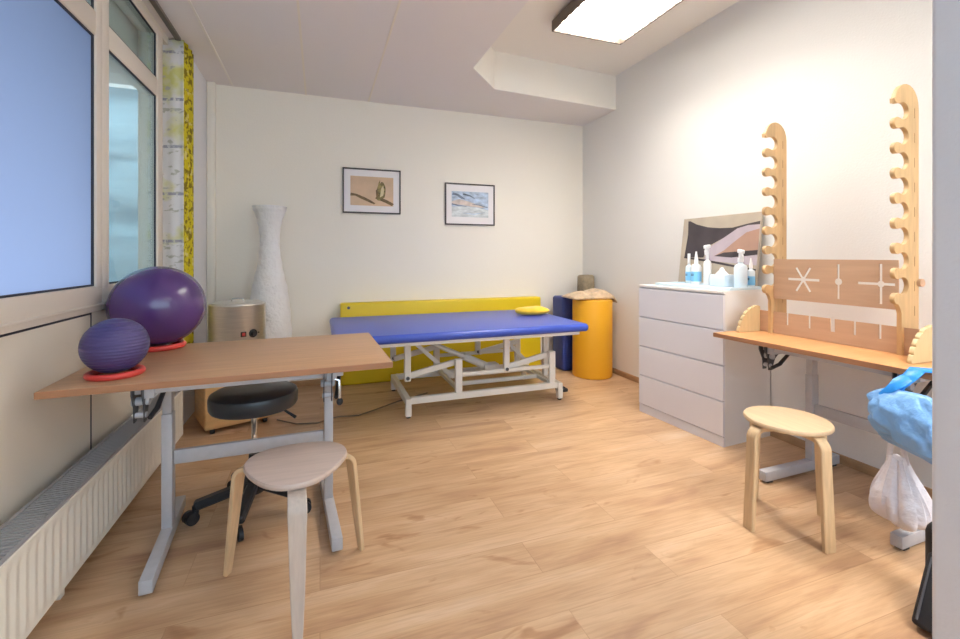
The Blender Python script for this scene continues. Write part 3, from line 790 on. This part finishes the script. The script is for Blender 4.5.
tag(obj('foot_switch', bm, M['black']), 'small black foot switch on the floor beside the bench frame', 'switch')
o = nb(); ellipsoid(o, (0, 0, .035), (.165, .10, .035), 40, .6)
for v in o.verts: v.co.z += .006*math.sin(v.co.x*30)*math.cos(v.co.y*25) if v.co.z > .04 else 0
tag(obj('pillow', o, M['yellow_cloth'], loc=(1.83, 3.68, .692), rz=R(-6)), 'small flat yellow pillow lying on the blue bench', 'pillow')

t = thing('foam_mat', 'long yellow foam mat standing upright between bench and wall', 'mat', (.18, 4.39, 0))
obj('mat_body', box(nb(), 0, 2.11, 0, .115, 0, .778, .018, 4), M['yellow_vinyl'], t)
bm = nb(); cyl(bm, (.075, -.004, .735), (.075, .003, .735), .014, 20); obj('eyelet', bm, M['dark_metal'], t)

tag(obj('foam_block', box(nb(), -.215, .215, -.12, .12, 0, .79, .03, 4), M['navy'], loc=(2.64, 4.275, 0)), 'dark blue upright foam block in the corner behind the yellow roll', 'cushion')
bm = nb(); lathe(bm, [(0, 0), (.180, 0), (.196, .006), (.200, .02), (.200, .765), (.196, .78), (.18, .787), (0, .788)], seg=64)
tag(obj('foam_roll', bm, M['orange_vinyl'], loc=(2.637, 3.93, 0)), 'tall golden yellow foam roll standing in the back right corner', 'cushion')
# blanket: a heap of folded cloth on the roll
bm = nb(); n = 44; m_ = 30; rows = []
for j in range(m_+1):
    row = []
    for i in range(n+1):
        u, v = i/n, j/m_; x = -.235+.47*u; y = -.17+.34*v
        e = min(1, 5*min(u, 1-u))*min(1, 4*min(v, 1-v))
        z = .004+.066*e**.5*(.75+.25*math.sin(x*17+y*9)) + .012*abs(math.sin(x*26+y*14))*e + .009*math.sin(y*48+x*12)*e
        if x > .200: z -= (x-.200)*1.2
        row.append(bm.verts.new((x, y*(1-.25*u), z)))
    rows.append(row)
for a, b in zip(rows, rows[1:]):
    for i in range(n): bm.faces.new((a[i], a[i+1], b[i+1], b[i]))
o = tag(obj('blanket', bm, M['blanket'], loc=(2.62, 3.955, .789), rz=R(-8), angle=80), 'crumpled beige blanket lying on the golden foam roll', 'blanket')
s = o.modifiers.new('thickness', 'SOLIDIFY'); s.thickness = .012; s.offset = 1
bm = nb(); box(bm, -.085, .085, -.06, .06, 0, .225, .028, 4)
for v in bm.verts: v.co.x *= 1+.04*math.sin(v.co.z*14); v.co.y *= 1+.05*math.cos(v.co.z*17)
tag(obj('taupe_cushion', bm, M['brown_foam'], loc=(2.795, 4.29, .791), rz=R(8)), 'small taupe cushion upright in the corner behind the blanket', 'cushion')

# ------------------------------------------------------------------ chest of drawers
t = thing('chest_of_drawers', 'white four-drawer chest against the right wall', 'chest', (2.428, 2.160, 0), R(4))
W, D, H = .74, .462, 1.0
bm = nb(); box(bm, .018, D, 0, .018, 0, H-.018, .001, 1); box(bm, .018, D, W-.018, W, 0, H-.018, .001, 1); box(bm, .034, D-.001, .017, W-.017, .02, H-.017)
obj('carcass', bm, M['white_side'], t)
obj('top_panel', box(nb(), 0, D, 0, W, H-.018, H, .0015, 1), M['white_side'], t)
obj('plinth', box(nb(), .004, .02, .0, W, 0, .062, .001, 1), M['white_lac'], t)
hh = (H-.018-.003-.066)/4
for k in range(4):
    z0_ = .066+k*hh
    bm = nb()
    # front panel with a recessed finger edge on top
    prf = [(.0, z0_+.002), (.0, z0_+hh-.010), (.010, z0_+hh-.003), (.020, z0_+hh-.003), (.020, z0_+.002)]
    a = [bm.verts.new((x, .001, z)) for x, z in prf]; b = [bm.verts.new((x, W-.001, z)) for x, z in prf]
    bm.faces.new(a); bm.faces.new(b[::-1])
    for q in range(5): bm.faces.new((a[q], a[(q+1) % 5], b[(q+1) % 5], b[q]))
    box(bm, .0195, .0335, .022, W-.022, z0_+.01, z0_+hh-.02)
    obj('drawer', bm, M['white_lac'], t, smooth=False)
# canvas leaning on the wall
t = thing('canvas_picture', 'grey beige canvas with dark curved shapes leaning on the wall above the chest', 'picture', (2.802, 2.235, 1.002), 0, rot=(0, R(7), 0))
cw, ch = .70, .535
bm = nb(); box(bm, 0, .018, 0, cw, 0, ch, .001, 1)
cs = [([(.07, 1.0-.04), (.10, .96), (.20, .90), (.36, .845), (.52, .82), (.68, .815), (.83, .85), (.99, .88), (.99, .835), (.86, .835), (.74, .80), (.62, .70), (.50, .63), (.42, .58), (.36, .48), (.34, .40), (.06, .40), (.095, .62), (.09, .78)], 1),
      ([(.34, .36), (.42, .56), (.52, .63), (.62, .70), (.74, .80), (.86, .835), (.99, .835), (.99, .30), (.34, .36)], 2),
      ([(.48, .42), (.60, .50), (.72, .62), (.85, .74), (.99, .78), (.99, .44), (.80, .44), (.60, .45), (.52, .44)], 3),
      ([(.48, .42), (.60, .47), (.99, .50), (.99, .44), (.70, .40)], 1),
      (curve_band([(.06, .40), (.34, .36), (.66, .30), (.99, .24)], [.02, .03, .03, .02]), 1)]
for i, (pts, mi) in enumerate(cs):
    vs = [bm.verts.new((-.0004-.0003*i, cw*(1-px), ch*pz)) for px, pz in pts]
    f = bm.faces.new(vs); f.material_index = mi
tri_all(bm)
obj('painted_canvas', bm, None, t, mats=[PM['cgrey'], PM['cdark'], PM['clilac'], PM['cbrown']], smooth=False, recalc=False)
M['sheet'] = mat('pale_blue_sheet', (.66, .79, .87), .3)
t = thing('tray', 'pale blue shallow tray holding the bottles on the chest', 'tray', (2.655, 2.185, 1.0005), R(4))
bm = nb(); box(bm, -.16, .14, 0, .62, 0, .010, .003); 
obj('tray_base', bm, M['sheet'], t)
bm = nb()
box(bm, -.165, -.158, -.005, .625, .001, .020, .002); box(bm, .138, .145, -.005, .625, .001, .020, .002)
box(bm, -.159, .139, -.005, .002, .001, .020, .002); box(bm, -.159, .139, .618, .625, .001, .020, .002)
obj('tray_rim', bm, M['sheet'], t)
ZT = 1.0108
def bottle(x, y, r, h, label, body, cap, band, rz=0, kind='pump', sc=1):
    t = thing('bottle', label, 'bottle', (x, y, ZT), rz, 'bottles on the chest')
    sh = h*.62
    bm = nb(); lathe(bm, [(0, 0), (r*.92, 0), (r, .006), (r, sh*.84), (r*.85, sh*.94), (r*.42, sh), (r*.36, sh+.012), (0, sh+.012)], seg=28)
    obj('bottle_body', bm, body, t)
    if band:
        bm = nb(); lathe(bm, [(r*1.006, sh*.15), (r*1.010, sh*.16), (r*1.010, sh*.62), (r*1.006, sh*.63)], seg=28)
        lb = obj('label', bm, band, t)
        bm = nb()
        for q, zz_ in enumerate((.50, .44)):
            for k in range(5):
                a = PI+.55*(k-2)/2.2-.3
                p = Vector((r*1.02*math.cos(a), r*1.02*math.sin(a), sh*zz_))
                s_ = Vector((-math.sin(a), math.cos(a), 0))
                bar(bm, p-s_*.0035, p+s_*.0035, .0012, .005, 0)
        obj('label_print', bm, M['text_dark'], lb, smooth=False)
    if kind == 'spray':
        bm = nb(); lathe(bm, [(0, sh+.01), (r*.45, sh+.01), (r*.45, sh+.04), (0, sh+.04)], seg=20)
        cp = obj('collar', bm, cap, t)
        bm = nb(); bar(bm, (-.045, 0, h-.020), (.035, 0, h-.012), .022, .026, .005); bar(bm, (0, 0, sh+.035), (0, 0, h-.02), .020, .024, .004, up=(1, 0, 0))
        tube(bm, [(-.022, 0, h-.025), (-.040, 0, h-.05), (-.036, 0, h-.078)], [.006, .006, .004], 8)
        obj('trigger_head', bm, cap, t)
    elif kind == 'nozzle':
        bm = nb(); lathe(bm, [(0, sh+.008), (r*.42, sh+.008), (r*.40, sh+.03), (r*.14, h), (0, h)], seg=20); obj('cap', bm, cap, t)
    else:
        bm = nb(); lathe(bm, [(0, sh+.008), (r*.42, sh+.008), (r*.42, h), (r*.36, h+.003), (0, h+.003)], seg=20); obj('cap', bm, cap, t)
bottle(2.750, 2.765, .026, .232, 'pale blue bottle at the far left end behind the others', M['clear_blue'], M['white_plastic'], M['blue_plastic'], kind='cap')
bottle(2.690, 2.634, .036, .250, 'white bottle with blue label and pointed white cap', M['white_plastic'], M['white_plastic'], M['blue_plastic'], kind='nozzle')
bottle(2.690, 2.530, .027, .300, 'tallest plain white spray bottle among the bottles on the chest', M['white_plastic'], M['white_plastic'], None, kind='spray', rz=R(20))
bottle(2.685, 2.250, .041, .262, 'wide pale spray bottle with trigger right of the wipes box', M['clear_blue'], M['white_plastic'], None, kind='spray', rz=R(60))
bottle(2.762, 2.236, .025, .200, 'small pale bottle with blue label at the near right end', M['clear_blue'], M['white_plastic'], M['blue_plastic'], kind='nozzle')
t = thing('wipes_box', 'low translucent white wipes box between the two spray bottles', 'box', (2.64, 2.335, ZT))
obj('box_body', box(nb(), -.0, .10, .0, .135, 0, .085, .008, 2), M['clear_blue'], t)
bm = nb(); lathe(bm, [(.040, 0), (.030, .012), (.016, .03), (.011, .045), (0, .05)], (.05, .07, .0849), 20, wob=lambda a, z: .15*math.sin(a*4))
obj('wipe', bm, M['white_plastic'], t)

# ------------------------------------------------------------------ plywood exercise frame on the right table
t = thing('exercise_ladder', 'plywood hand exercise ladder with two tall hooked uprights on the right table', 'exercise device', (2.71, 1.63, .7618))
def upright_profile():
    a0, kn, kr, nr, na = 0, .174, .025, .046, .146
    pts = [(.015, 0), (.015, 1.17)]
    # rounded head
    for k in range(1, 12):
        a = PI - PI*k/12
        pts.append((.105+.090*math.cos(a), 1.17+.104*math.sin(a)*1.0))
    zk = 1.205
    pts.append((.199, 1.195))
    for k in range(9):
        z = zk-.1175*k
        st = 0 if k == 0 else 98
        for q in range(9):
            a = R(st-(st+98)*q/8); pts.append((kn+kr*math.cos(a), z+kr*math.sin(a)))
        if k == 8: break
        for q in range(13):
            a = R(62+236*q/12)
            pts.append((na-.012+nr*.95*math.cos(a), z-.0585+.042*math.sin(a)))
    pts += [(.155, zk-.1175*8-.045), (.145, zk-.1175*8-.07), (.145, 0)]
    return pts
UP = upright_profile()
th = .02
def xz(y):   # local a -> -X, z -> Z, thickness along Y
    return Matrix(((-1, 0, 0, 0), (0, 0, 1, y), (0, 1, 0, 0), (0, 0, 0, 1)))
for y in (.321, -.321):
    u = obj('upright', plate(UP, [], th, xz(y), .0015), M['ply'], t, angle=40)
    for k in range(9):
        z = 1.15-.1175*k
        obj('number_mark', box(nb(), -.0495, -.0465, y-th/2-.0008, y-th/2+.001, z-.030, z+.016), M['tag'], u, smooth=False)
def yz(x):   # local u -> -Y (left to right seen from the user), v -> Z
    return Matrix(((0, 0, 1, x), (-1, 0, 0, 0), (0, 1, 0, 0), (0, 0, 0, 1)))
def slot(cx, cy, ang, L_, w): 
    c, s = math.cos(ang), math.sin(ang); o = []
    for px, py in ((-L_, -w), (L_, -w), (L_, w), (-L_, w)): o.append((cx+px*c-py*s, cy+px*s+py*c))
    return o
def star(cx, cy, arms, w, hub):
    """outline of a star-shaped slot: arms = [(angle, length)]"""
    pts = []
    arms = sorted(arms)
    n = len(arms)
    for i, (a, L_) in enumerate(arms):
        c, s = math.cos(a), math.sin(a)
        b = math.sqrt(max(hub*hub-w*w, 0))
        for q in (-1, 1):
            pass
        pts.append((cx+b*c+w*s, cy+b*s-w*c)); pts.append((cx+L_*c+w*s, cy+L_*s-w*c))
        pts.append((cx+L_*c-w*s, cy+L_*s+w*c)); pts.append((cx+b*c-w*s, cy+b*s+w*c))
        nx = arms[(i+1) % n][0] + (2*PI if i == n-1 else 0)
        gap = nx-a; e = math.asin(min(1, w/hub))
        if gap > 1.0:
            for q in range(1, 5):
                aa = a+e+(gap-2*e)*q/5; pts.append((cx+hub*math.cos(aa), cy+hub*math.sin(aa)))
    return pts
board = [(-.309, .208), (.309, .208), (.309, .445), (-.309, .445)]
holes = [star(-.135, .330, [(R(k*60), .078 if k % 3 else .088) for k in range(6)], .0068, .016),
         star(.048, .328, [(R(90), .092), (R(270), .092)], .0062, .019),
         star(.238, .327, [(0, .058), (R(90), .098), (PI, .100), (R(270), .098)], .0062, .016)]
obj('slotted_board', plate(board, holes, .006, yz(-.125)), M['ply_brown'], t, smooth=False)
low = [(-.405, 0), (.44, 0), (.44, .128)]
holes2 = []
# open slots hang from holes just below the upper edge
for x, w in ((.235, .0055), (.125, .0055), (.02, .011), (-.10, .0055), (-.225, .0055)):
    L_ = .07
    low += [(x+w, .128), (x+w, .128-L_+.0), (x-w, .128-L_), (x-w, .128)]
low += [(-.405, .128)]
obj('base_board', plate(low, [], .006, yz(-.125)), M['ply_brown'], t, smooth=False)
wave = [(0, 0)]
wv = [(.175, 0), (.172, .02), (.158, .035), (.160, .055), (.142, .068), (.140, .088), (.120, .100), (.112, .118), (.090, .124), (.078, .140), (.055, .140), (.040, .152), (.0, .150)]
dense = [wv[0]]
for (a, b), (c, d) in zip(wv, wv[1:]):
    for k in (1, 2, 3):
        u = k/3; bulge = .006*math.sin(PI*u); l = math.hypot(c-a, d-b) or 1
        dense.append((a+(c-a)*u+(d-b)/l*bulge, b+(d-b)*u-(c-a)/l*bulge))
wave += dense
for y in (.405, -.44):
    w_ = plate(wave, [], .018, Matrix(((-1, 0, 0, -.13), (0, 0, 1, y), (0, 1, 0, 0), (0, 0, 0, 1))), .001)
    obj('stepped_side', w_, M['ply_edge'], t, angle=40)
bm = nb(); cyl(bm, (-.012, -.345, .336), (-.012, -.331, .336), .019, 24); obj('end_knob', bm, M['ply_brown'], t)
obj('foot_strip', box(nb(), -.119, -.085, -.43, .395, 0, .02, .002), M['ply'], t)

# ------------------------------------------------------------------ bags hanging on the right table
t = thing('blue_bag', 'blue plastic carrier bag hanging from the corner of the right table', 'bag', (2.19, 1.098, .538))
def blob(bm, n, m_, fn):
    rows = []
    for j in range(m_+1):
        rows.append([bm.verts.new(fn(2*PI*i/n, j/m_)) for i in range(n)])
    for a, b in zip(rows, rows[1:]):
        for i in range(n): bm.faces.new((a[i], a[(i+1) % n], b[(i+1) % n], b[i]))
    bm.faces.new(rows[0][::-1]); bm.faces.new(rows[-1])
    return bm
def bagf(a, v):
    z = .150-.230*v
    wy = (.060+.068*min(1, v*4)**.7)*(1-.18*max(0, v-.70)/.3); wx = (.012+.048*min(1, v*2.6)**.8)*(1-.4*max(0, v-.75)/.25)
    f = 1+.15*abs(math.sin(2.5*a+3*v))-.08+.12*abs(math.sin(4.5*a-5*v))-.06+.05*math.sin(13*a+9*v)
    c = math.cos(a); s = math.sin(a)
    return Vector((wx*f*abs(c)**.7*(1 if c > 0 else -1)*1.0, -.015*v-.01 + wy*f*abs(s)**.8*(1 if s > 0 else -1), z+.012*math.sin(a*3+1)*v + .025*s*v - .03*v*math.cos(a)))
bm = blob(nb(), 72, 26, bagf)
obj('bag_body', bm, M['bag_blue'], t, angle=55)
bm = nb()
pts = [(.0, .03, .13), (.010, .02, .165), (.045, .005, .205), (.066, -.004, .229), (.082, -.012, .2310), (.16, -.08, .2310), (.26, -.16, .2310)]
ribbon(bm, pts, .055, .0035, (0, 1, .1), [.03, .035, .05, .055, .05, .045, .04])
obj('bag_handle', bm, M['bag_strap'], t, angle=60)
bm = nb(); ribbon(bm, [(-.030, .07, .12), (-.02, .04, .15), (.0, .02, .18), (.040, .01, .200)], .04, .003, (0, 1, .4), [.012, .03, .045, .04])
obj('bag_handle', bm, M['bag_strap'], t, angle=60)

t = thing('white_bag', 'thin white plastic bag hanging below the blue bag', 'bag', (2.245, 1.150, .245))
def bagw(a, v):
    z = .15-.275*v
    k = math.sin(PI*min(1, (v*.80)**1.15+.06))
    w = .022+.080*max(0, k)*(.35+.65*v)+.012*v
    if v > .85: w *= math.sqrt(max(0.02, 1-((v-.85)/.15)**2))
    f = 1+.10*math.sin(5*a+2*v)+.07*math.sin(9*a-2*v)+.06*math.sin(16*a+v)+.03*math.sin(27*a)
    return Vector((.75*w*f*math.cos(a), w*1.02*f*math.sin(a)-.01*v, z+.006*math.sin(3*a)))
bm = blob(nb(), 64, 26, bagw)
obj('bag_body', bm, M['bag_white'], t, angle=60)
bm = nb(); ribbon(bm, [(0, .03, .13), (.0, .025, .20), (.0, .01, .245)], .02, .002, (0, 1, 0)); ribbon(bm, [(0, -.03, .13), (.0, -.015, .20), (.0, -.005, .245)], .02, .002, (0, 1, 0))
obj('bag_handle', bm, M['bag_white'], t, angle=60)

# black bag leaning at the wall edge
t = thing('black_case', 'flat black case leaning on its edge beside the pale wall edge', 'case', (1.840, .875, 0), R(6))
mx = Matrix.Rotation(R(33), 4, 'Y')
bm = nb(); box(bm, -.025, .025, -.20, .03, 0.014, .25, .012, 3, mx); obj('case_body', bm, M['black_fabric'], t)
bm = nb(); tube(bm, [mx @ Vector((-.027, .015, .03)), mx @ Vector((-.027, .015, .23)), mx @ Vector((-.027, -.18, .23))], .004, 8); obj('piping', bm, M['grey_trim'], t)
bm = nb(); box(bm, .15, .25, -.16, .06, .0, .30, .04, 4); obj('pouch', bm, M['black_fabric'], t)
bm = nb(); box(bm, -.0, .045, -.02, .015, .215, .265, .006, 2, mx); obj('zip_tag', bm, M['orange'], t)

# cable on the floor from the box towards the bench
bm = nb(); tube(bm, [(-.30, 3.62, .012), (-.16, 3.50, .006), (-.02, 3.47, .006), (.12, 3.55, .006), (.28, 3.53, .006), (.42, 3.62, .006), (.60, 3.75, .006), (.9, 3.9, .006)], .005, 8)
tag(obj('power_cable', bm, M['cable']), 'thin dark power cable snaking across the floor towards the bench', 'cable')

# ------------------------------------------------------------------ world, camera, view
w = bpy.data.worlds.new('daylight'); bpy.context.scene.world = w; w.use_nodes = True
nt = w.node_tree; bg = nt.nodes['Background']
tc = nt.nodes.new('ShaderNodeTexCoord'); sep = nt.nodes.new('ShaderNodeSeparateXYZ'); rp = nt.nodes.new('ShaderNodeValToRGB')
nt.links.new(tc.outputs['Generated'], sep.inputs[0]); nt.links.new(sep.outputs['Z'], rp.inputs[0]); nt.links.new(rp.outputs[0], bg.inputs[0])
rp.color_ramp.elements[0].position = 0; rp.color_ramp.elements[0].color = (.88, .92, 1, 1)
rp.color_ramp.elements[1].position = .8; rp.color_ramp.elements[1].color = (.60, .70, .95, 1)
bg.inputs[1].default_value = 4.1

cam = bpy.data.cameras.new('camera'); co = bpy.data.objects.new('camera', cam); C.objects.link(co)
cam.sensor_width = 36; cam.lens = 446/960*36; cam.shift_y = -63.5/960; cam.clip_start = .02
co.location = (0, 0, 1.226); co.rotation_euler = (PI/2, 0, -math.atan(160/446))
sc = bpy.context.scene; sc.camera = co
vs = sc.view_settings; vs.view_transform = 'Standard'; vs.look = 'None'; vs.gamma = 1; vs.use_curve_mapping = False; vs.exposure = .34
sc.cycles.use_denoising = True
sc.cycles.max_bounces = 10; sc.cycles.diffuse_bounces = 6; sc.cycles.sample_clamp_indirect = 6
